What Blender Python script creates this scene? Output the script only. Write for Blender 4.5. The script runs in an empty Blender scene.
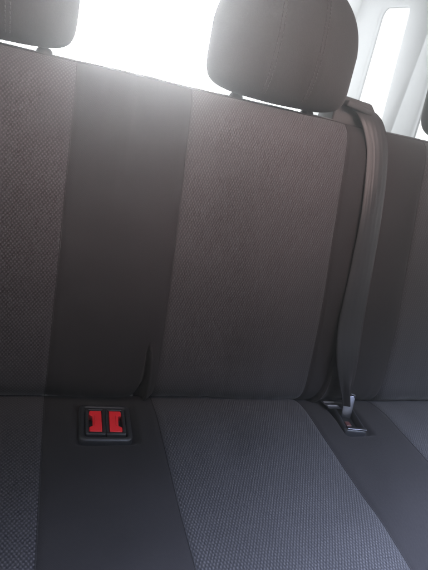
import bpy, bmesh, math, random
from mathutils import Vector, Matrix, noise

# ------------------------------------------------------------------ camera, world, lamps, exposure
S = bpy.context.scene
COL = S.collection
ax = Vector((1399, 131, 490)).normalized()
ay = Vector((-147, -265, 490)); ay = (ay - ax * ay.dot(ax)).normalized()
az = ax.cross(ay)
right = Vector((ax[0], ay[0], az[0])); down = Vector((ax[1], ay[1], az[1])); fwd = Vector((ax[2], ay[2], az[2]))
cam = bpy.data.cameras.new('camera'); camo = bpy.data.objects.new('camera', cam); COL.objects.link(camo)
CP = Vector((0, -0.61, 0.96))
m = Matrix.Identity(4)
for i in range(3):
    m[i][0] = right[i]; m[i][1] = -down[i]; m[i][2] = -fwd[i]; m[i][3] = CP[i]
camo.matrix_world = m
cam.sensor_fit = 'VERTICAL'; cam.sensor_height = 24.0; cam.sensor_width = 24.0
cam.lens = 490 / 570 * 24.0
cam.clip_start = 0.02; cam.clip_end = 200
cam.dof.use_dof = True; cam.dof.focus_distance = 0.72; cam.dof.aperture_fstop = 4.5
S.camera = camo

w = bpy.data.worlds.new('World'); S.world = w; w.use_nodes = True
bg = w.node_tree.nodes['Background']
bg.inputs[0].default_value = (0.94, 0.975, 1.0, 1); bg.inputs[1].default_value = 1.0
# overcast white sky with the bright patch round the hidden sun, low behind the rear window
wn, wl = w.node_tree.nodes, w.node_tree.links
wt = wn.new('ShaderNodeTexCoord'); wd = wn.new('ShaderNodeVectorMath'); wd.operation = 'DOT_PRODUCT'
wl.new(wt.outputs['Generated'], wd.inputs[0]); wd.inputs[1].default_value = Vector((0.21, 1.0, 0.15)).normalized()
wc = wn.new('ShaderNodeMath'); wc.operation = 'MAXIMUM'; wl.new(wd.outputs['Value'], wc.inputs[0]); wc.inputs[1].default_value = 0.0
wp = wn.new('ShaderNodeMath'); wp.operation = 'POWER'; wl.new(wc.outputs[0], wp.inputs[0]); wp.inputs[1].default_value = 36.0
ws = wn.new('ShaderNodeMath'); ws.operation = 'MULTIPLY_ADD'; wl.new(wp.outputs[0], ws.inputs[0]); ws.inputs[1].default_value = 48.0; ws.inputs[2].default_value = 3.2
wl.new(ws.outputs[0], bg.inputs[1])

def area(name, loc, target, size, power, color, sy=None, spread=180):
    l = bpy.data.lights.new(name, 'AREA'); l.shape = 'RECTANGLE'; l.size = size; l.size_y = sy or size
    l.energy = power; l.color = color; l.spread = math.radians(spread)
    o = bpy.data.objects.new(name, l); COL.objects.link(o); o.location = loc
    o.rotation_euler = (Vector(target) - Vector(loc)).to_track_quat('-Z', 'Y').to_euler()
    return o
area('backrest_fill', (0.24, -0.32, 1.25), (0.24, 0.12, 0.90), 0.75, 3.3, (1.0, 0.76, 0.72), 0.12, 72)  # added warm fill lamp, brightens the upper backrest where window glare washes it out
area('cushion_fill', (0.54, -0.80, 1.34), (0.48, -0.66, 0.40), 1.1, 38.0, (0.60, 0.71, 1.0), 0.25, 68)  # added cool fill lamp above the cushion, tints it blue
S.view_settings.view_transform = 'Standard'; S.view_settings.look = 'None'
S.view_settings.exposure = 0.0; S.view_settings.gamma = 1.0
S.render.engine = 'CYCLES'
S.cycles.max_bounces = 6

# ------------------------------------------------------------------ materials
def mat(name, color, rough=0.6, metal=0.0, spec=0.5, sheen=0.0, sheen_tint=(1, 1, 1), bump=None, var=None):
    M = bpy.data.materials.new(name); M.use_nodes = True; nt = M.node_tree; N = nt.nodes; L = nt.links
    b = N['Principled BSDF']
    b.inputs['Base Color'].default_value = (*color, 1); b.inputs['Roughness'].default_value = rough
    b.inputs['Metallic'].default_value = metal; b.inputs['Specular IOR Level'].default_value = spec
    if sheen:
        b.inputs['Sheen Weight'].default_value = sheen; b.inputs['Sheen Roughness'].default_value = 0.45
        b.inputs['Sheen Tint'].default_value = (*sheen_tint, 1)
    tc = N.new('ShaderNodeTexCoord')
    if var:
        n = N.new('ShaderNodeTexNoise'); n.inputs['Scale'].default_value = var[0]; n.inputs['Detail'].default_value = 5
        L.new(tc.outputs['Object'], n.inputs['Vector'])
        r = N.new('ShaderNodeMix'); r.data_type = 'RGBA'
        r.inputs[6].default_value = (*[c * (1 - var[1]) for c in color], 1)
        r.inputs[7].default_value = (*[min(1, c * (1 + var[1])) for c in color], 1)
        L.new(n.outputs['Fac'], r.inputs[0]); L.new(r.outputs[2], b.inputs['Base Color'])
    if bump:
        n2 = N.new('ShaderNodeTexNoise'); n2.inputs['Scale'].default_value = bump[0]; n2.inputs['Detail'].default_value = 3
        L.new(tc.outputs['Object'], n2.inputs['Vector'])
        bp = N.new('ShaderNodeBump'); bp.inputs['Strength'].default_value = bump[1]; bp.inputs['Distance'].default_value = 0.001
        L.new(n2.outputs['Fac'], bp.inputs['Height']); L.new(bp.outputs['Normal'], b.inputs['Normal'])
    return M

def math_node(nt, op, a, b=None, c=None):
    n = nt.nodes.new('ShaderNodeMath'); n.operation = op
    for i, v in enumerate((a, b, c)):
        if v is None: continue
        if isinstance(v, (int, float)): n.inputs[i].default_value = v
        else: nt.links.new(v, n.inputs[i])
    return n.outputs[0]

def fabric(name, dark, light, kind, pitch=(0.0049, 0.0060)):
    """woven upholstery; UVs are in metres"""
    M = bpy.data.materials.new(name); M.use_nodes = True; nt = M.node_tree; N = nt.nodes; L = nt.links
    b = N['Principled BSDF']; b.inputs['Roughness'].default_value = 0.92; b.inputs['Specular IOR Level'].default_value = 0.15
    b.inputs['Sheen Weight'].default_value = 0.16 if kind == 'dots' else 0.07; b.inputs['Sheen Roughness'].default_value = 0.35
    b.inputs['Sheen Tint'].default_value = (1, 0.95, 0.93, 1)
    uv = N.new('ShaderNodeUVMap'); uv.uv_map = 'UVMap'
    # hand-woven irregularity: warp the lattice a little
    nz = N.new('ShaderNodeTexNoise'); nz.inputs['Scale'].default_value = 55; nz.inputs['Detail'].default_value = 2
    L.new(uv.outputs[0], nz.inputs['Vector'])
    va = N.new('ShaderNodeVectorMath'); va.operation = 'MULTIPLY_ADD'
    L.new(nz.outputs['Color'], va.inputs[0]); va.inputs[1].default_value = (0.0016, 0.0016, 0); L.new(uv.outputs[0], va.inputs[2])
    sp = N.new('ShaderNodeSeparateXYZ'); L.new(va.outputs[0], sp.inputs[0])
    x, y = sp.outputs[0], sp.outputs[1]
    grain = N.new('ShaderNodeTexNoise'); grain.inputs['Scale'].default_value = 520 if kind != 'plain' else 330; grain.inputs['Detail'].default_value = 2
    if kind == 'grain':
        tco = N.new('ShaderNodeTexCoord'); L.new(tco.outputs['Object'], grain.inputs['Vector'])
    else: L.new(uv.outputs[0], grain.inputs['Vector'])
    wear = N.new('ShaderNodeTexNoise'); wear.inputs['Scale'].default_value = 9; wear.inputs['Detail'].default_value = 5
    L.new(uv.outputs[0], wear.inputs['Vector'])
    if kind == 'dots':
        px, py = pitch
        # two interleaved rows of raised stitches
        cx = math_node(nt, 'COSINE', math_node(nt, 'MULTIPLY', x, 2 * math.pi / px))
        cy = math_node(nt, 'COSINE', math_node(nt, 'MULTIPLY', y, 2 * math.pi / py))
        p = math_node(nt, 'MULTIPLY', cx, cy)                      # staggered lattice, -1..1
        h = math_node(nt, 'MULTIPLY_ADD', p, 0.5, 0.5)
        fac = math_node(nt, 'POWER', h, 3.2)
    else:
        px = 0.0023
        cx = math_node(nt, 'SINE', math_node(nt, 'MULTIPLY', x, 2 * math.pi / px))
        cy = math_node(nt, 'SINE', math_node(nt, 'MULTIPLY', y, 2 * math.pi / px))
        h = math_node(nt, 'MULTIPLY_ADD', math_node(nt, 'MULTIPLY', cx, cy), 0.5, 0.5)
        fac = h
        if kind == 'grain': h = fac = math_node(nt, 'MULTIPLY_ADD', grain.outputs['Fac'], 1.6, -0.3)
    f2 = math_node(nt, 'ADD', math_node(nt, 'MULTIPLY', fac, 0.8), math_node(nt, 'MULTIPLY', math_node(nt, 'SUBTRACT', grain.outputs['Fac'], 0.4), 0.55))
    mx = N.new('ShaderNodeMix'); mx.data_type = 'RGBA'; mx.clamp_factor = True
    mx.inputs[6].default_value = (*dark, 1); mx.inputs[7].default_value = (*light, 1)
    L.new(f2, mx.inputs[0])
    hs = N.new('ShaderNodeHueSaturation'); L.new(mx.outputs[2], hs.inputs['Color'])
    L.new(math_node(nt, 'MULTIPLY_ADD', wear.outputs['Fac'], 0.5, 0.75), hs.inputs['Value'])
    L.new(hs.outputs[0], b.inputs['Base Color'])
    bp = N.new('ShaderNodeBump'); bp.inputs['Strength'].default_value = 0.6 if kind == 'dots' else 0.35
    bp.inputs['Distance'].default_value = 0.0004 if kind == 'dots' else 0.0003
    L.new(math_node(nt, 'ADD', h, math_node(nt, 'MULTIPLY', grain.outputs['Fac'], 0.6)), bp.inputs['Height'])
    L.new(bp.outputs['Normal'], b.inputs['Normal'])
    return M

PAT = fabric('patterned_fabric', (0.017, 0.0155, 0.017), (0.118, 0.109, 0.115), 'dots')
RIBBED = fabric('ribbed_fabric', (0.019, 0.0178, 0.019), (0.112, 0.106, 0.110), 'dots', (0.0041, 0.0078))
PLAIN = fabric('plain_fabric', (0.005, 0.0045, 0.0047), (0.037, 0.033, 0.0342), 'plain')
HEAD = fabric('headrest_fabric', (0.014, 0.013, 0.0128), (0.028, 0.0262, 0.0255), 'grain')
PIPE = mat('seam_thread', (0.030, 0.028, 0.029), 0.9, spec=0.1, bump=(900, 0.5))
THREAD = mat('stitch_thread', (0.050, 0.047, 0.045), 0.8, spec=0.2, bump=(900, 0.3))
BLACKP = mat('black_plastic', (0.018, 0.018, 0.020), 0.38, spec=0.5, bump=(700, 0.35), var=(40, 0.25))
DARKP = mat('dark_grained_plastic', (0.022, 0.020, 0.020), 0.6, spec=0.3, bump=(500, 0.5), var=(30, 0.2))
BLACKIN = mat('recess_black', (0.006, 0.006, 0.006), 0.8, spec=0.2, var=(60, 0.2))
RED = mat('red_plastic', (0.72, 0.022, 0.030), 0.34, spec=0.5, bump=(400, 0.15), var=(80, 0.12))
METAL = mat('brushed_steel', (0.17, 0.17, 0.19), 0.32, metal=1.0, bump=(600, 0.2), var=(50, 0.1))
CHROME = mat('post_steel', (0.30, 0.30, 0.31), 0.25, metal=1.0, var=(50, 0.1))
TAGM = mat('tag_cloth', (0.03, 0.03, 0.032), 0.85, spec=0.1, bump=(900, 0.4))
TAGT = mat('tag_print', (0.42, 0.42, 0.44), 0.8, spec=0.1, var=(300, 0.3))
TRIM = mat('pale_grey_trim', (0.70, 0.715, 0.72), 0.65, spec=0.3, bump=(300, 0.3), var=(6, 0.05))
LINER = mat('headliner_cloth', (0.62, 0.63, 0.62), 0.95, spec=0.1, bump=(500, 0.5), var=(8, 0.04))
RUBBER = mat('rubber_seal', (0.12, 0.125, 0.13), 0.6, spec=0.3, var=(30, 0.2))
CARPET = mat('floor_carpet', (0.05, 0.05, 0.055), 0.95, spec=0.1, bump=(300, 1.0), var=(60, 0.4))

def webbing():
    M = bpy.data.materials.new('belt_webbing'); M.use_nodes = True; nt = M.node_tree; N = nt.nodes; L = nt.links
    b = N['Principled BSDF']; b.inputs['Roughness'].default_value = 0.42; b.inputs['Specular IOR Level'].default_value = 0.27
    b.inputs['Anisotropic'].default_value = 0.3
    b.inputs['Sheen Weight'].default_value = 0.04; b.inputs['Sheen Tint'].default_value = (1, 0.85, 0.82, 1)
    uv = N.new('ShaderNodeUVMap'); uv.uv_map = 'UVMap'; sp = N.new('ShaderNodeSeparateXYZ'); L.new(uv.outputs[0], sp.inputs[0])
    ribs = math_node(nt, 'SINE', math_node(nt, 'MULTIPLY', sp.outputs[0], 2 * math.pi / 0.0090))
    ch = math_node(nt, 'SINE', math_node(nt, 'MULTIPLY', math_node(nt, 'ADD', sp.outputs[1], math_node(nt, 'PINGPONG', sp.outputs[0], 0.0028)), 2 * math.pi / 0.0018))
    mx = N.new('ShaderNodeMix'); mx.data_type = 'RGBA'
    mx.inputs[6].default_value = (0.014, 0.013, 0.0135, 1); mx.inputs[7].default_value = (0.020, 0.0185, 0.019, 1)
    L.new(math_node(nt, 'MULTIPLY_ADD', ribs, 0.5, 0.5), mx.inputs[0]); L.new(mx.outputs[2], b.inputs['Base Color'])
    bp = N.new('ShaderNodeBump'); bp.inputs['Strength'].default_value = 0.30; bp.inputs['Distance'].default_value = 0.0003
    L.new(math_node(nt, 'ADD', ribs, math_node(nt, 'MULTIPLY', ch, 0.5)), bp.inputs['Height']); L.new(bp.outputs['Normal'], b.inputs['Normal'])
    return M
WEB = webbing()

def glass():
    M = bpy.data.materials.new('window_glass'); M.use_nodes = True; nt = M.node_tree; N = nt.nodes; L = nt.links
    N.remove(N['Principled BSDF'])
    t = N.new('ShaderNodeBsdfTransparent'); t.inputs[0].default_value = (0.97, 0.97, 0.97, 1)
    g = N.new('ShaderNodeBsdfGlossy'); g.inputs['Roughness'].default_value = 0.03
    f = N.new('ShaderNodeValue'); f.outputs[0].default_value = 0.05
    x = N.new('ShaderNodeMixShader'); L.new(f.outputs[0], x.inputs[0]); L.new(t.outputs[0], x.inputs[1]); L.new(g.outputs[0], x.inputs[2])
    L.new(x.outputs[0], N['Material Output'].inputs[0]); return M
GLASS = glass()

# ------------------------------------------------------------------ helpers
def link(name, bm, material, parent=None, smooth=True):
    me = bpy.data.meshes.new(name); bm.normal_update(); bm.to_mesh(me); bm.free()
    if smooth:
        for p in me.polygons: p.use_smooth = True
    me.materials.append(material)
    o = bpy.data.objects.new(name, me); COL.objects.link(o)
    if parent: o.parent = parent
    return o

def thing(name, label, cat, loc=(0, 0, 0), group=None):
    o = bpy.data.objects.new(name, None); COL.objects.link(o); o.location = loc
    o['label'] = label; o['category'] = cat
    if group: o['group'] = group
    return o

def local(o, parent):
    """parent o (built in world coordinates) to an empty that stands elsewhere"""
    o.parent = parent; o.matrix_parent_inverse = Matrix.Translation(-parent.location)
    return o

def rbox(bm, c, size, rot=None, bev=0.002, seg=3):
    b2 = bmesh.new(); bmesh.ops.create_cube(b2, size=1)
    for v in b2.verts: v.co = Vector((v.co.x * size[0], v.co.y * size[1], v.co.z * size[2]))
    if bev: bmesh.ops.bevel(b2, geom=b2.edges[:], offset=bev, segments=seg, profile=0.5, affect='EDGES')
    M = Matrix.Translation(c) @ (rot or Matrix.Identity(4)); b2.transform(M)
    merge(bm, b2)

def merge(bm, b2):
    me = bpy.data.meshes.new('tmp'); b2.to_mesh(me); b2.free(); bm.from_mesh(me); bpy.data.meshes.remove(me)

def tube(bm, pts, r, n=8, cap=True):
    pts = [Vector(p) for p in pts]; rings = []
    for i, p in enumerate(pts):
        d = (pts[min(i + 1, len(pts) - 1)] - pts[max(i - 1, 0)]).normalized()
        a = d.orthogonal().normalized() if i == 0 else (pa - d * pa.dot(d)).normalized()
        pa = a; b = d.cross(a); rr = r[i] if isinstance(r, (list, tuple)) else r
        rings.append([bm.verts.new(p + (a * math.cos(2 * math.pi * k / n) + b * math.sin(2 * math.pi * k / n)) * rr) for k in range(n)])
    for i in range(len(rings) - 1):
        for k in range(n):
            bm.faces.new((rings[i][k], rings[i][(k + 1) % n], rings[i + 1][(k + 1) % n], rings[i + 1][k]))
    if cap:
        bm.faces.new(rings[0][::-1]); bm.faces.new(rings[-1])

def catmull(pts, n=24):
    P = [Vector(p) for p in pts]; P = [2 * P[0] - P[1]] + P + [2 * P[-1] - P[-2]]; o = []
    for i in range(1, len(P) - 2):
        a, b, c, d = P[i - 1:i + 3]
        for k in range(n):
            t = k / n
            o.append(0.5 * ((2 * b) + (c - a) * t + (2 * a - 5 * b + 4 * c - d) * t * t + (3 * b - a - 3 * c + d) * t ** 3))
    o.append(P[-2]); return o

class Profile:
    def __init__(self, pts):
        self.q = catmull(pts); self.s = [0]
        for a, b in zip(self.q, self.q[1:]): self.s.append(self.s[-1] + (b - a).length)
        self.L = self.s[-1]
    def at(self, v):
        v = max(0, min(self.L - 1e-6, v)); lo, hi = 0, len(self.s) - 1
        while hi - lo > 1:
            mid = (lo + hi) // 2
            if self.s[mid] <= v: lo = mid
            else: hi = mid
        t = (v - self.s[lo]) / (self.s[hi] - self.s[lo]); return self.q[lo].lerp(self.q[hi], t)
    def nrm(self, v):
        d = self.at(v + 0.004) - self.at(v - 0.004); return Vector((-d.y, d.x)).normalized()   # (y,z)
    def v_at_z(self, z, vmax=None):
        vv = 0
        while vv < self.L and self.at(vv).y < z: vv += 0.002
        return vv

BACK = Profile([(.062, .415), (.022, .440), (-.004, .475), (.002, .53), (.028, .63), (.062, .73), (.093, .82), (.113, .875), (.130, .903), (.157, .914), (.186, .905), (.203, .87), (.212, .80)])
CUSH = Profile([(.052, .415), (.016, .444), (-.03, .457), (-.10, .462), (-.20, .466), (-.32, .468), (-.42, .462), (-.480, .435), (-.500, .38), (-.500, .33)])
SEAMS = [-0.247, 0.018, 0.181, 0.447, 0.608, 0.873]
XL, XR = -0.355, 0.985

def sstep(a, b, x):
    t = max(0, min(1, (x - a) / (b - a))); return t * t * (3 - 2 * t)

def seam_dip(X, depth, wdt):
    return -sum(depth * math.exp(-((X - s) / wdt) ** 2) for s in SEAMS)

def slit(X, v, pts, w0, w1, depth, lip):
    """pocket slit in the lower backrest: dark gap left of a raised lip"""
    v0, v1 = pts[0][1], pts[-1][1]            # bottom, top
    if v > v1 + 0.012: return 0
    t = (v - v0) / (v1 - v0); tt = max(0, min(1, t))
    xe = pts[0][0] + (pts[1][0] - pts[0][0]) * tt + 0.004 * math.sin(tt * math.pi)
    wd = w0 + (w1 - w0) * tt; k = 1 - sstep(0.88, 1.08, t)
    d = X - xe
    g = 0
    if d < 0: g = -depth * (1 - sstep(0, wd, -d)) * sstep(0, 0.0045, -d)
    else: g = lip * (1 - sstep(0.003, 0.018, d))
    return g * k

def back_disp(X, v):
    p = noise.noise(Vector((X * 9, v * 5, 1.3))) * 0.0040 + noise.noise(Vector((X * 26, v * 8, 4.1))) * 0.0015
    lower = 1 - sstep(0.07, 0.20, v)
    p += lower * noise.noise(Vector((X * 60, v * 14, 8.2))) * 0.0016
    d = seam_dip(X, 0.0024, 0.0045)
    pil = 0
    ss = [XL] + SEAMS + [XR]
    for a, b in zip(ss, ss[1:]):
        if a <= X <= b: pil = 0.004 * math.sin(math.pi * (X - a) / (b - a)) ** 0.6
    xs = 0.092 + 0.05 * (v - 0.38)
    crease = -0.0034 * math.exp(-((X - xs) / 0.007) ** 2) * sstep(0.33, 0.47, v) + 0.0022 * math.exp(-((X - xs - 0.020) / 0.012) ** 2) * sstep(0.33, 0.5, v)
    crease -= 0.0016 * math.exp(-((X - 0.056 - 0.03 * (v - .38)) / 0.006) ** 2) * sstep(0.36, 0.5, v)
    sl = slit(X, v, [(0.1635, 0.050), (0.1620, 0.168)], 0.026, 0.005, 0.022, 0.006)
    sl += slit(X, v, [(0.470, 0.050), (0.486, 0.165)], 0.012, 0.003, 0.014, 0.004)
    edge = -0.02 * (1 - sstep(0, 0.02, X - XL)) - 0.02 * (1 - sstep(0, 0.02, XR - X))
    f = 1 - 0.8 * sstep(0.50, 0.56, v) - 0.0; fl = sstep(0.02, 0.11, v)
    return p * (0.3 + 0.7 * f) + d * f * (0.4 + 0.6 * fl) + pil * f * fl + crease * f + sl + edge

def cush_disp(X, v):
    p = noise.noise(Vector((X * 7, v * 7, 11.3))) * 0.006 + noise.noise(Vector((X * 16, v * 13, 21.3))) * 0.0022 + noise.noise(Vector((X * 25, v * 20, 14.1))) * 0.0008
    d = seam_dip(X, 0.0016, 0.004)
    ss = [XL] + SEAMS + [XR]; pil = 0
    for a, b in zip(ss, ss[1:]):
        if a <= X <= b: pil = 0.0045 * math.sin(math.pi * (X - a) / (b - a)) ** 0.6
    edge = -0.02 * (1 - sstep(0, 0.02, X - XL)) - 0.02 * (1 - sstep(0, 0.02, XR - X))
    # sunk beds for the two buckle frames
    for (xa, xb, ya, yb, dd) in BEDS:
        fx = sstep(xa - 0.012, xa + 0.002, X) * (1 - sstep(xb - 0.002, xb + 0.012, X))
        yy = CUSH.at(v).x
        fy = sstep(ya - 0.012, ya + 0.002, yy) * (1 - sstep(yb - 0.002, yb + 0.012, yy))
        p -= dd * fx * fy
    return p + d + pil * sstep(0.03, 0.14, v) * 0.7 + edge
BEDS = [(0.066, 0.140, -0.098, -0.020, 0.010), (0.500, 0.540, -0.088, -0.012, 0.010)]

def surf(prof, disp, X, v, extra=0, sign=1):
    q = prof.at(v); n = prof.nrm(v) * sign; h = disp(X, v) + extra
    return Vector((X, q.x + n.x * h, q.y + n.y * h))

def panel(name, prof, disp, sign, xa, xb, v0, v1, material, parent, step=0.003):
    bm = bmesh.new(); uvl = bm.loops.layers.uv.new('UVMap')
    nu = max(4, round((xb - xa) / step)); nv = round((v1 - v0) / step)
    g = []; 
    for j in range(nv + 1):
        v = v0 + (v1 - v0) * j / nv; row = []
        for i in range(nu + 1):
            X = xa + (xb - xa) * i / nu
            row.append((bm.verts.new(surf(prof, disp, X, v, 0, sign)), (X, v)))
        g.append(row)
    for j in range(nv):
        for i in range(nu):
            c = [g[j][i], g[j][i + 1], g[j + 1][i + 1], g[j + 1][i]]
            if sign < 0: c = c[::-1]
            f = bm.faces.new([a[0] for a in c])
            for lp, a in zip(f.loops, c): lp[uvl].uv = a[1]
    return link(name, bm, material, parent)

def body(name, prof, sign, closing, material, parent, inset=0.030):
    """closed solid behind the fabric panels"""
    n = 40; ring = []
    for j in range(n + 1):
        v = prof.L * j / n; q = prof.at(v); nn = prof.nrm(v) * sign
        ring.append((q.x - nn.x * inset, q.y - nn.y * inset))
    ring += closing
    bm = bmesh.new(); rows = []
    for X in (XL + 0.008, XR - 0.008):
        rows.append([bm.verts.new((X, y, z)) for y, z in ring])
    k = len(ring)
    for i in range(k): bm.faces.new((rows[0][i], rows[0][(i + 1) % k], rows[1][(i + 1) % k], rows[1][i]))
    bm.faces.new(rows[0][::-1]); bm.faces.new(rows[1])
    bmesh.ops.recalc_face_normals(bm, faces=bm.faces[:])
    return link(name, bm, material, parent, smooth=False)

# ------------------------------------------------------------------ the van round the bench
bm = bmesh.new(); rbox(bm, (0.185, -0.45, -0.02), (2.1, 4.1, 0.04), bev=0)
fl = link('floor', bm, CARPET, smooth=False); fl['kind'] = 'structure'

van = thing('van_interior', 'pale grey van trim, pillars and bright side and rear windows behind the rear bench', 'van', (0.2, 1.5, 0))

def wall_prism(name, poly, axis, at0, thick, material, bev=0.012):
    """poly in (horizontal, z); axis 'x' = stands on a side wall (horizontal is y), 'y' = rear wall (horizontal is x)"""
    bm = bmesh.new(); a = []; b = []
    for h, z in poly:
        if axis == 'x': a.append(bm.verts.new((at0, h, z))); b.append(bm.verts.new((at0 + thick, h, z)))
        else: a.append(bm.verts.new((h, at0, z))); b.append(bm.verts.new((h, at0 + thick, z)))
    n = len(poly)
    for i in range(n): bm.faces.new((a[i], a[(i + 1) % n], b[(i + 1) % n], b[i]))
    bm.faces.new(a[::-1]); bm.faces.new(b); bmesh.ops.recalc_face_normals(bm, faces=bm.faces[:])
    if bev: bmesh.ops.bevel(bm, geom=bm.edges[:], offset=bev, segments=4, profile=0.5, affect='EDGES', clamp_overlap=True)
    return local(link(name, bm, material), van)

def rounded(y0, y1, z0, z1, y0t, y1t, r, n=7):
    """rounded window outline, sides may lean"""
    cs = [(y0, z0, 180), (y1, z0, 270), (y1t, z1, 0), (y0t, z1, 90)]; out = []
    sg = [(1, 1), (-1, 1), (-1, -1), (1, -1)]
    for (cy, cz, a0), (sx, sz) in zip(cs, sg):
        for k in range(n + 1):
            a = math.radians(a0 + 90 * k / n); out.append((cy + sx * r + r * math.cos(a), cz + sz * r + r * math.sin(a)))
    return out

def wall_with_window(name, axis, at0, thick, outer, inner, material):
    """wall plate with one rounded opening; bevelled soft reveal"""
    bm = bmesh.new(); n = len(inner)
    cy = sum(p[0] for p in inner) / n; cz = sum(p[1] for p in inner) / n
    (h0, z0, h1, z1) = outer; out = []
    corners = [(h0, z0), (h1, z0), (h1, z1), (h0, z1)]
    cidx = {}
    for c in corners:
        best = min(range(n), key=lambda i: (inner[i][0] - c[0]) ** 2 + (inner[i][1] - c[1]) ** 2); cidx[best] = c
    for i, (h, z) in enumerate(inner):
        if i in cidx: out.append(cidx[i]); continue
        q = (i // (n // 4)); k = i % (n // 4)
        # project to the nearest outer side
        dd = [(abs(h - h0), (h0, z)), (abs(h - h1), (h1, z)), (abs(z - z0), (h, z0)), (abs(z - z1), (h, z1))]
        side = {0: (0, 2), 1: (2, 1), 2: (1, 3), 3: (3, 0)}[q]
        half = (n // 4 - 1) / 2
        out.append(dd[side[0] if k < half else side[1]][1])
    def V(h, z, d): return (at0 + d, h, z) if axis == 'x' else (h, at0 + d, z)
    s = 1 if thick > 0 else -1
    def grow(p, g):
        v = Vector((p[0] - cy, p[1] - cz)); L = v.length; v *= (L + g) / L; return (cy + v.x, cz + v.y)
    rings = [[bm.verts.new(V(*p, 0)) for p in out],
             [bm.verts.new(V(*grow(p, 0.020), 0)) for p in inner],
             [bm.verts.new(V(*grow(p, 0.008), s * 0.002)) for p in inner],
             [bm.verts.new(V(*grow(p, 0.001), s * 0.006)) for p in inner],
             [bm.verts.new(V(*p, s * 0.012)) for p in inner],
             [bm.verts.new(V(*p, thick)) for p in inner],
             [bm.verts.new(V(*p, thick)) for p in out]]
    for a, b in zip(rings, rings[1:]):
        for i in range(n):
            try: bm.faces.new((a[i], a[(i + 1) % n], b[(i + 1) % n], b[i]))
            except ValueError: pass
    a, b = rings[-1], rings[0]
    for i in range(n): bm.faces.new((a[i], a[(i + 1) % n], b[(i + 1) % n], b[i]))
    bmesh.ops.remove_doubles(bm, verts=bm.verts[:], dist=1e-5)
    bmesh.ops.recalc_face_normals(bm, faces=bm.faces[:])
    wall = local(link(name, bm, material), van)
    # rubber seal and pane
    sb = bmesh.new(); loop = [Vector(V(*grow(p, -0.001), thick * 0.72)) for p in inner]
    tube(sb, loop + [loop[0]], 0.003, 6, cap=False)
    seal = link('window_seal', sb, RUBBER); local(seal, van)
    gb = bmesh.new()
    f0 = [gb.verts.new(V(*p, thick * 0.76)) for p in inner]; f1 = [gb.verts.new(V(*p, thick * 0.86)) for p in inner]
    gb.faces.new(f0[::-1]); gb.faces.new(f1)
    for i in range(n): gb.faces.new((f0[i], f0[(i + 1) % n], f1[(i + 1) % n], f1[i]))
    bmesh.ops.recalc_face_normals(gb, faces=gb.faces[:])
    local(link('window_pane', gb, GLASS, smooth=False), van)
    return wall

# right side wall, rear quarter window then a pillar then the next window forward
wall_with_window('side_wall', 'x', 1.12, 0.022, (0.965, 0.0, 1.46, 1.42), rounded(1.095 - .05, 1.255, 0.80, 1.275, 1.115, 1.295, 0.035), TRIM)
wall_with_window('side_wall', 'x', 1.12, 0.022, (-1.6, 0.0, 0.965, 1.42), rounded(-0.35, 0.845, 0.74, 1.26, -0.30, 0.890, 0.07), TRIM)
# left side
wall_with_window('side_wall', 'x', -0.75, -0.022, (-1.6, 0.0, 1.46, 1.42), rounded(-0.25, 1.25, 0.74, 1.26, -0.20, 1.22, 0.07), TRIM)
# tailgate with its wide window
wall_with_window('tailgate', 'y', 1.46, 0.022, (-0.81, 0.0, 1.18, 1.42), rounded(-0.72, 1.06, 0.70, 1.36, -0.66, 1.03, 0.07), TRIM)
for sx, th in ((1.12, 0.03), (-0.75, -0.03)):  # unseen cab sides, extended forward to limit light from the open front
    wall_with_window('side_wall', 'x', sx, th, (-2.4, 0.0, -1.6, 1.42), rounded(-2.25, -1.70, 0.74, 1.24, -2.15, -1.70, 0.05), TRIM)
wall_with_window('front_light_baffle', 'y', -2.40, -0.03, (-0.75, 0.0, 1.12, 1.42), rounded(-0.45, 0.82, 1.08, 1.32, -0.42, 0.79, 0.07), TRIM)  # unseen, added with a small opening to keep the lower backrest dark
bm = bmesh.new(); rbox(bm, (0.185, -0.45, 1.445), (2.02, 4.0, 0.05), bev=0.01); local(link('headliner', bm, LINER, smooth=False), van)

# ------------------------------------------------------------------ bench seat
bench = thing('rear_bench_seat', 'dark grey fabric van bench with patterned and plain stripes and three headrests', 'car seat', (0.315, 0.0, 0.0))
def B(o): return local(o, bench)
seatbase = bmesh.new(); rbox(seatbase, (0.315, -0.20, 0.16), (1.24, 0.46, 0.31), bev=0.01)
B(link('seat_base', seatbase, DARKP, smooth=False))
backrest = B(body('backrest', BACK, 1, [(0.21, 0.44), (0.12, 0.40)], PLAIN, None))
cushion = B(body('seat_cushion', CUSH, -1, [(-0.49, 0.325), (0.05, 0.325)], PLAIN, None))
for prof, disp, sign, par, v1 in ((BACK, back_disp, 1, backrest, BACK.L), (CUSH, cush_disp, -1, cushion, CUSH.L)):
    ss = [XL] + SEAMS + [XR]
    for k, (a, b) in enumerate(zip(ss, ss[1:])):
        pat = k in (1, 3, 5)
        fine = 0.0013 if (prof is BACK and k in (2, 4)) else 0.003
        o = panel('patterned_panel' if pat else 'plain_panel', prof, disp, sign, a, b, 0.0, v1, (PAT if k == 1 else RIBBED) if pat else PLAIN, None, fine)
        o.parent = par; o.matrix_parent_inverse = par.matrix_world.inverted() @ Matrix.Identity(4)
        o.matrix_parent_inverse = (Matrix.Translation(-bench.location) @ Matrix.Identity(4)).inverted() @ Matrix.Translation(-bench.location)
    for s in SEAMS:
        bm = bmesh.new(); pts = []
        v = 0.02
        while v < v1 - 0.01:
            pts.append(surf(prof, disp, s, v, 0.0004, sign)); v += 0.008
        tube(bm, pts, 0.0008, 6)
        o = link('seam', bm, PIPE); o.parent = par
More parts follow.
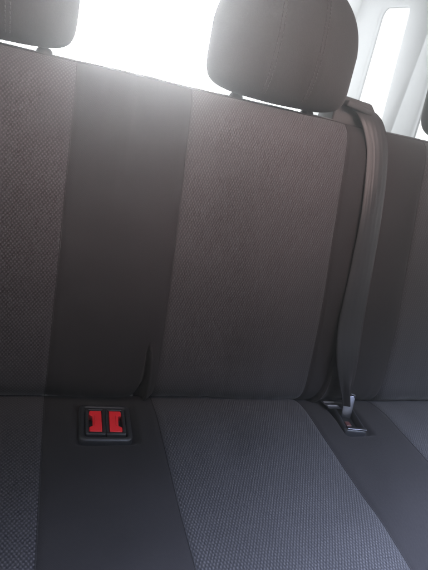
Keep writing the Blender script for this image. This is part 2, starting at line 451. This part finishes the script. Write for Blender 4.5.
# rolled fabric lip on the two pocket slits
for (x0, x1, v0, v1, r) in ((0.1640, 0.1630, 0.045, 0.168, 0.0022), (0.4705, 0.4865, 0.05, 0.160, 0.0014)):
    bm = bmesh.new(); pts = []; rr = []
    for k in range(40):
        t = k / 39; X = x0 + (x1 - x0) * t + 0.004 * math.sin(t * math.pi) + 0.0012; v = v0 + (v1 - v0) * t
        pts.append(surf(BACK, back_disp, X, v, 0.0006)); rr.append(r * (1 if t < 0.85 else max(0.3, (1 - t) / 0.15)))
    tube(bm, pts, rr, 8); o = link('slit_lip', bm, PLAIN); o.parent = backrest
# top edge seam along the backrest
bm = bmesh.new(); pts = []
X = XL + 0.02; VT = BACK.v_at_z(0.9115)
while X < XR - 0.02: pts.append(surf(BACK, back_disp, X, VT, 0.0006)); X += 0.01
tube(bm, pts, 0.0010, 6); o = link('top_seam', bm, PIPE); o.parent = backrest

# headrests
def headrest(cx, po=0.062):
    root = bpy.data.objects.new('headrest', None)
    A, Bh, H = 0.117, 0.052, 0.094; cy, cz = 0.168, 1.011; p = 3.2
    tilt = math.tan(math.radians(9))
    def shape(d):
        q = 2.5; p = 2.9 if d.z > 0 else 2.9 + 5 * min(1, -d.z * 2.0)
        r = 1 / ((abs(d.x) ** p + abs(d.z) ** p) ** (q / p) + abs(d.y) ** q) ** (1 / q)
        v = d * r
        x = v.x * A * (1 - 0.10 * max(0, v.z)); z = v.z * H; y = v.y * Bh * (1 + 0.12 * (1 - abs(v.z)))
        if v.z < 0: z += 0.006 * (abs(v.x) ** 2.2) * min(1, -v.z * 1.4)
        else: z -= 0.016 * (abs(v.x) ** 2) * v.z
        return Vector((cx + x, cy + y + z * tilt, cz + z))
    bm = bmesh.new(); bmesh.ops.create_cube(bm, size=2)
    bmesh.ops.subdivide_edges(bm, edges=bm.edges[:], cuts=31, use_grid_fill=True)
    for v in bm.verts:
        v.co = shape(v.co.normalized())
        loc = v.co.x - cx
        fold = -0.0016 * (math.exp(-((loc - 0.034) / 0.004) ** 2) + math.exp(-((loc + 0.034) / 0.004) ** 2))
        if v.co.y < cy + (v.co.z - cz) * tilt: v.co.y -= fold
        v.co += Vector((1, 1, 1)) * noise.noise(v.co * 18) * 0.0012
    uvl = bm.loops.layers.uv.new('UVMap')
    for f in bm.faces:
        for lp in f.loops: lp[uvl].uv = (lp.vert.co.x + lp.vert.co.y, lp.vert.co.z)
    h = B(link('headrest', bm, HEAD))
    # two double rows of stitching on the front face
    for s in (-1, 1):
        st = bmesh.new()
        for off in (-0.0028, 0.0028):
            z = -0.082
            while z < 0.086:
                seg = []
                for zz in (z, z + 0.0017, z + 0.0034):
                    xx = (s * 0.034 + off) ; u = xx / A; vz = zz / H
                    t = max(0.0, 1 - (abs(u) ** p + abs(vz) ** p) ** (2.5 / p)) ** (1 / 2.5)
                    dz = zz + (0.006 * abs(u) ** 2.2 * min(1, -vz * 1.4) if vz < 0 else -0.016 * u * u * vz)
                    seg.append(Vector((cx + xx, cy - t * Bh * (1 + 0.12 * (1 - abs(vz))) + dz * tilt - 0.0006 , cz + dz)))
                tube(st, seg, 0.0006, 5); z += 0.0052
        o = link('stitching', st, THREAD); o.parent = h
    for s in (-1, 1):
        ps = bmesh.new(); tube(ps, [(cx + s * po, 0.152, 0.86), (cx + s * po, 0.160, 0.93), (cx + s * po, 0.166, 0.96)], 0.0048, 14)
        o = link('post', ps, CHROME); o.parent = h
        ps = bmesh.new(); tube(ps, [(cx + s * po, 0.157, 0.900), (cx + s * po, 0.1575, 0.916), (cx + s * po, 0.158, 0.920)], [0.011, 0.011, 0.008], 16)
        o = link('post_sleeve', ps, BLACKP); o.parent = h
    return h
for c, po in ((-0.103, 0.078), (0.317, 0.062), (0.722, 0.062)): headrest(c, po)

# belt guide: moulded bracket on the top edge of the backrest
bm = bmesh.new()
outl = [(0.424, 0.895), (0.425, 0.938), (0.440, 0.954), (0.494, 0.951), (0.516, 0.927), (0.533, 0.895), (0.534, 0.88)]
fr = [bm.verts.new((x, 0.150 + (z - 0.9) * 0.2, z)) for x, z in outl]; bk = [bm.verts.new((x + 0.004, 0.215, z - 0.004)) for x, z in outl]
for i in range(len(outl)): bm.faces.new((fr[i], fr[(i + 1) % len(outl)], bk[(i + 1) % len(outl)], bk[i]))
bm.faces.new(fr[::-1]); bm.faces.new(bk); bmesh.ops.recalc_face_normals(bm, faces=bm.faces[:])
bmesh.ops.bevel(bm, geom=bm.edges[:], offset=0.004, segments=4, profile=0.5, affect='EDGES')
guide = B(link('belt_guide', bm, DARKP))
bm = bmesh.new(); rbox(bm, (0.462, 0.146, 0.941), (0.052, 0.014, 0.010), Matrix.Rotation(math.radians(8), 4, 'Y'), 0.003)
o = link('guide_lip', bm, DARKP); o.parent = guide
bm = bmesh.new(); tube(bm, [(0.497, 0.158, 0.934), (0.497, 0.149, 0.934), (0.497, 0.147, 0.934)], [0.0045, 0.0045, 0.003], 16)
o = link('screw', bm, METAL); o.parent = guide

# woven label in the crease
tagr = bmesh.new(); rbox(tagr, (0.500, -0.020, 0.4625), (0.026, 0.030, 0.0014), Matrix.Rotation(math.radians(-14), 4, 'X'), 0.0005)
tg = B(link('fabric_tag', tagr, TAGM))
tx = bmesh.new(); R = Matrix.Rotation(math.radians(-14), 4, 'X'); rnd = random.Random(4)
for row, yy in enumerate((0.0075, -0.0065)):
    x = -0.0095
    while x < 0.0095:
        wdt = rnd.uniform(0.0009, 0.0018)
        p = R @ Vector((x + wdt / 2, yy, 0.0010)); rbox(tx, Vector((0.500, -0.020, 0.4625)) + p, (wdt, 0.0042, 0.0005), R, 0)
        x += wdt + 0.0011
o = link('tag_lettering', tx, TAGT, smooth=False); o.parent = tg

# ------------------------------------------------------------------ twin buckle
def frame_mesh(w_, d_, wall, hgt, r=0.006):
    """rounded rectangular frame lying flat, centred on origin"""
    bm = bmesh.new()
    def ring(hw, hd, rr, z, n=5):
        o = []
        for sx, sy, a0 in ((1, 1, 0), (-1, 1, 90), (-1, -1, 180), (1, -1, 270)):
            for k in range(n + 1):
                a = math.radians(a0 + 90 * k / n); o.append(bm.verts.new((sx * (hw - rr) + rr * math.cos(a), sy * (hd - rr) + rr * math.sin(a), z)))
        return o
    W, D = w_ / 2, d_ / 2
    rs = [ring(W, D, r, -0.014), ring(W, D, r, hgt * 0.55), ring(W - 0.0015, D - 0.0015, r, hgt * 0.88), ring(W - 0.0035, D - 0.0035, r, hgt),
          ring(W - wall + 0.0015, D - wall + 0.0015, r * 0.6, hgt), ring(W - wall, D - wall, r * 0.5, hgt - 0.0015), ring(W - wall - .001, D - wall - .001, r * 0.5, -0.014)]
    for a, b in zip(rs, rs[1:]):
        n = len(a)
        for i in range(n): bm.faces.new((a[i], a[(i + 1) % n], b[(i + 1) % n], b[i]))
    bmesh.ops.recalc_face_normals(bm, faces=bm.faces[:])
    return bm

bk_root = thing('twin_belt_buckle', 'black twin belt buckle with two red release buttons set in the seat cushion', 'seat belt buckle', (0.103, -0.059, 0.455))
bk_root.rotation_euler = (math.radians(-3), 0, math.radians(-2))
frm = link('bezel', frame_mesh(0.074, 0.078, 0.0075, 0.0055, 0.009), BLACKP, bk_root)
bm = bmesh.new(); rbox(bm, (0, 0, -0.009), (0.058, 0.062, 0.010), bev=0.001); link('recess', bm, BLACKIN, bk_root, False)
for s in (-1, 1):
    bm = bmesh.new()
    cx = s * 0.0142
    # housing: shell round the red button, raised outer cheek
    rbox(bm, (cx + s * 0.0118, 0, 0.002), (0.0040, 0.056, 0.011), bev=0.0013)
    rbox(bm, (cx, 0.0262, 0.001), (0.0270, 0.0050, 0.012), bev=0.0013)
    rbox(bm, (cx, -0.0262, 0.001), (0.0270, 0.0050, 0.012), bev=0.0013)
    rbox(bm, (s * 0.0022, 0, 0.001), (0.0040, 0.056, 0.012), bev=0.0013)
    hs = link('buckle_housing', bm, BLACKP, bk_root)
    # button: red C shape open to the outside, sloping face, finger ridge in the middle
    bm = bmesh.new()
    pts = [(-0.0090, -0.0225), (0.0072, -0.0225), (0.0088, -0.0205), (0.0088, -0.0135), (0.0040, -0.0105), (0.0040, 0.0105), (0.0088, 0.0135), (0.0088, 0.0205), (0.0072, 0.0225), (-0.0090, 0.0225)]
    pts = [(cx + s * (a + 0.0002), b) for a, b in pts]
    lo = [bm.verts.new((a, b, -0.008)) for a, b in pts]; hi = [bm.verts.new((a, b, 0.0065 - 0.0000 * abs(b))) for a, b in pts]
    n = len(pts)
    for i in range(n): bm.faces.new((lo[i], lo[(i + 1) % n], hi[(i + 1) % n], hi[i]))
    bm.faces.new(lo[::-1]); bm.faces.new(hi); bmesh.ops.recalc_face_normals(bm, faces=bm.faces[:])
    bmesh.ops.bevel(bm, geom=[e for e in bm.edges if all(v.co.z > 0 for v in e.verts)], offset=0.0012, segments=3, profile=0.5, affect='EDGES')
    rbox(bm, (cx + s * 0.0010, 0, 0.0068), (0.0018, 0.022, 0.0022), bev=0.0007)
    link('release_button', bm, RED, bk_root)
    bm = bmesh.new(); rbox(bm, (cx + s * 0.0068, 0, -0.0032), (0.0050, 0.020, 0.003), bev=0.0005)
    link('tongue_slot', bm, BLACKIN, bk_root)

# ------------------------------------------------------------------ single latch with the belt fastened
lt = thing('belt_latch', 'black belt latch with steel front plate in the seat crease under the hanging belt', 'seat belt buckle', (0.519, -0.050, 0.4535))
lt.rotation_euler = (math.radians(-3), 0, math.radians(-8))
link('bezel', frame_mesh(0.042, 0.080, 0.006, 0.010, 0.007), BLACKP, lt)
bm = bmesh.new(); rbox(bm, (0, 0.002, -0.006), (0.029, 0.060, 0.010), bev=0.002); link('recess', bm, BLACKIN, lt)
bm = bmesh.new(); rbox(bm, (0.001, -0.0355, 0.0105), (0.036, 0.0065, 0.003), bev=0.0012); link('front_plate', bm, METAL, lt)
bm = bmesh.new(); rbox(bm, (-0.006, -0.018, 0.0035), (0.010, 0.012, 0.006), bev=0.0015); link('release_button', bm, mat('dull_red_plastic', (0.06, 0.018, 0.016), 0.5, bump=(400, 0.15)), lt)

# ------------------------------------------------------------------ seat belt
belt = thing('seat_belt', 'dark grey belt webbing hanging from the backrest top down to its steel tongue', 'seat belt', (0.505, 0.0, 0.46))
path = [  # centre x, y, z, half width, twist of the cross direction about the path (deg)
    (0.470, 0.205, 0.930, 0.0200, 0), (0.474, 0.165, 0.938, 0.0205, 4), (0.484, 0.140, 0.930, 0.0205, 6), (0.496, 0.122, 0.905, 0.0205, 4),
    (0.504, 0.106, 0.868, 0.0205, 0), (0.5065, 0.070, 0.78, 0.0210, 0), (0.5045, 0.042, 0.70, 0.0215, 0),
    (0.500, 0.012, 0.62, 0.0245, 0), (0.500, -0.012, 0.565, 0.0230, -4), (0.507, -0.024, 0.525, 0.0180, -10),
    (0.516, -0.028, 0.496, 0.0125, -16), (0.524, -0.032, 0.472, 0.0105, -16)]
P4 = catmull([p[:3] for p in path], 14); H4 = catmull([(p[3], p[4] / 1000, 0) for p in path], 14)
bm = bmesh.new(); uvl = bm.loops.layers.uv.new('UVMap'); nW = 16; rows = []; L = 0
for i, p in enumerate(P4):
    d = (P4[min(i + 1, len(P4) - 1)] - P4[max(i - 1, 0)]).normalized()
    if i: L += (p - P4[i - 1]).length
    side = Vector((1, 0, 0)); side = (side - d * side.dot(d)).normalized(); side.rotate(Matrix.Rotation(math.radians(H4[i].y * 1000), 3, d))
    nrm = side.cross(d).normalized();  nrm = nrm if nrm.y < 0 else -nrm
    hw = H4[i].x; fold = max(0, (0.0205 - hw) / 0.010)
    row = []
    for sgn in (1, -1):
        for k in range(nW + 1):
            t = -1 + 2 * k / nW
            bow = 0.0030 * (1 - t * t) + fold * 0.0045 * math.cos(t * math.pi * 1.5) + 0.0007 * math.sin(L * 40 + t)
            q = p + side * (t * hw) + nrm * (bow + sgn * 0.0006)
            row.append((bm.verts.new(q), (t * 0.0235 + sgn * 0.1, L)))
    rows.append(row)
m2 = nW + 1
for a, b in zip(rows, rows[1:]):
    def q(ix):
        f = bm.faces.new([x_[0] for x_ in ix])
        for lp, x_ in zip(f.loops, ix): lp[uvl].uv = x_[1]
    for k in range(nW):
        q((a[k], a[k + 1], b[k + 1], b[k])); q((a[m2 + k + 1], a[m2 + k], b[m2 + k], b[m2 + k + 1]))
    q((a[nW], a[m2 + nW], b[m2 + nW], b[nW])); q((a[m2], a[0], b[0], b[m2]))
for r_ in (rows[0], rows[-1]):
    for k in range(nW): bm.faces.new((r_[k][0], r_[k + 1][0], r_[m2 + k + 1][0], r_[m2 + k][0]))
bmesh.ops.recalc_face_normals(bm, faces=bm.faces[:])
local(link('webbing', bm, WEB), belt)
# steel tongue: a plate that narrows from the loop into the latch
bm = bmesh.new()
tp = [(-0.0090, 0.022), (0.0095, 0.024), (0.0095, 0.012), (0.0090, -0.002), (0.0080, -0.016), (-0.0080, -0.016), (-0.0085, -0.002), (-0.0092, 0.012)]
R = Matrix.Translation((0.5255, -0.0345, 0.466)) @ Matrix.Rotation(math.radians(-18), 4, 'Z') @ Matrix.Rotation(math.radians(62), 4, 'X')
lo = [bm.verts.new(R @ Vector((a, b, -0.001))) for a, b in tp]; hi = [bm.verts.new(R @ Vector((a, b, 0.001))) for a, b in tp]
n = len(tp)
for i in range(n): bm.faces.new((lo[i], lo[(i + 1) % n], hi[(i + 1) % n], hi[i]))
bm.faces.new(lo[::-1]); bm.faces.new(hi); bmesh.ops.recalc_face_normals(bm, faces=bm.faces[:])
bmesh.ops.bevel(bm, geom=bm.edges[:], offset=0.0005, segments=2, profile=0.5, affect='EDGES')
local(link('tongue', bm, METAL), belt)
bm = bmesh.new()
pts = [R @ Vector((x, y, 0.0)) for x, y in ((-0.0092, 0.019), (-0.008, 0.024), (0, 0.0262), (0.008, 0.025), (0.0094, 0.021))]
tube(bm, pts, 0.0022, 8); local(link('tongue_loop', bm, BLACKP), belt)

# ------------------------------------------------------------------ scattering volume added to imitate lens glare from the window
bm = bmesh.new(); rbox(bm, (0.185, -0.45, 0.05), (3.2, 5.2, 3.2), bev=0)
HM = bpy.data.materials.new('glare_volume'); HM.use_nodes = True; nt = HM.node_tree; nt.nodes.remove(nt.nodes['Principled BSDF'])
pv = nt.nodes.new('ShaderNodeVolumePrincipled'); pv.inputs['Color'].default_value = (0.97, 0.97, 0.97, 1)
pv.inputs['Density'].default_value = 0.26; pv.inputs['Anisotropy'].default_value = 0.84
nt.links.new(pv.outputs[0], nt.nodes['Material Output'].inputs['Volume'])
hz = link('glare_haze', bm, HM, smooth=False); hz['kind'] = 'stuff'
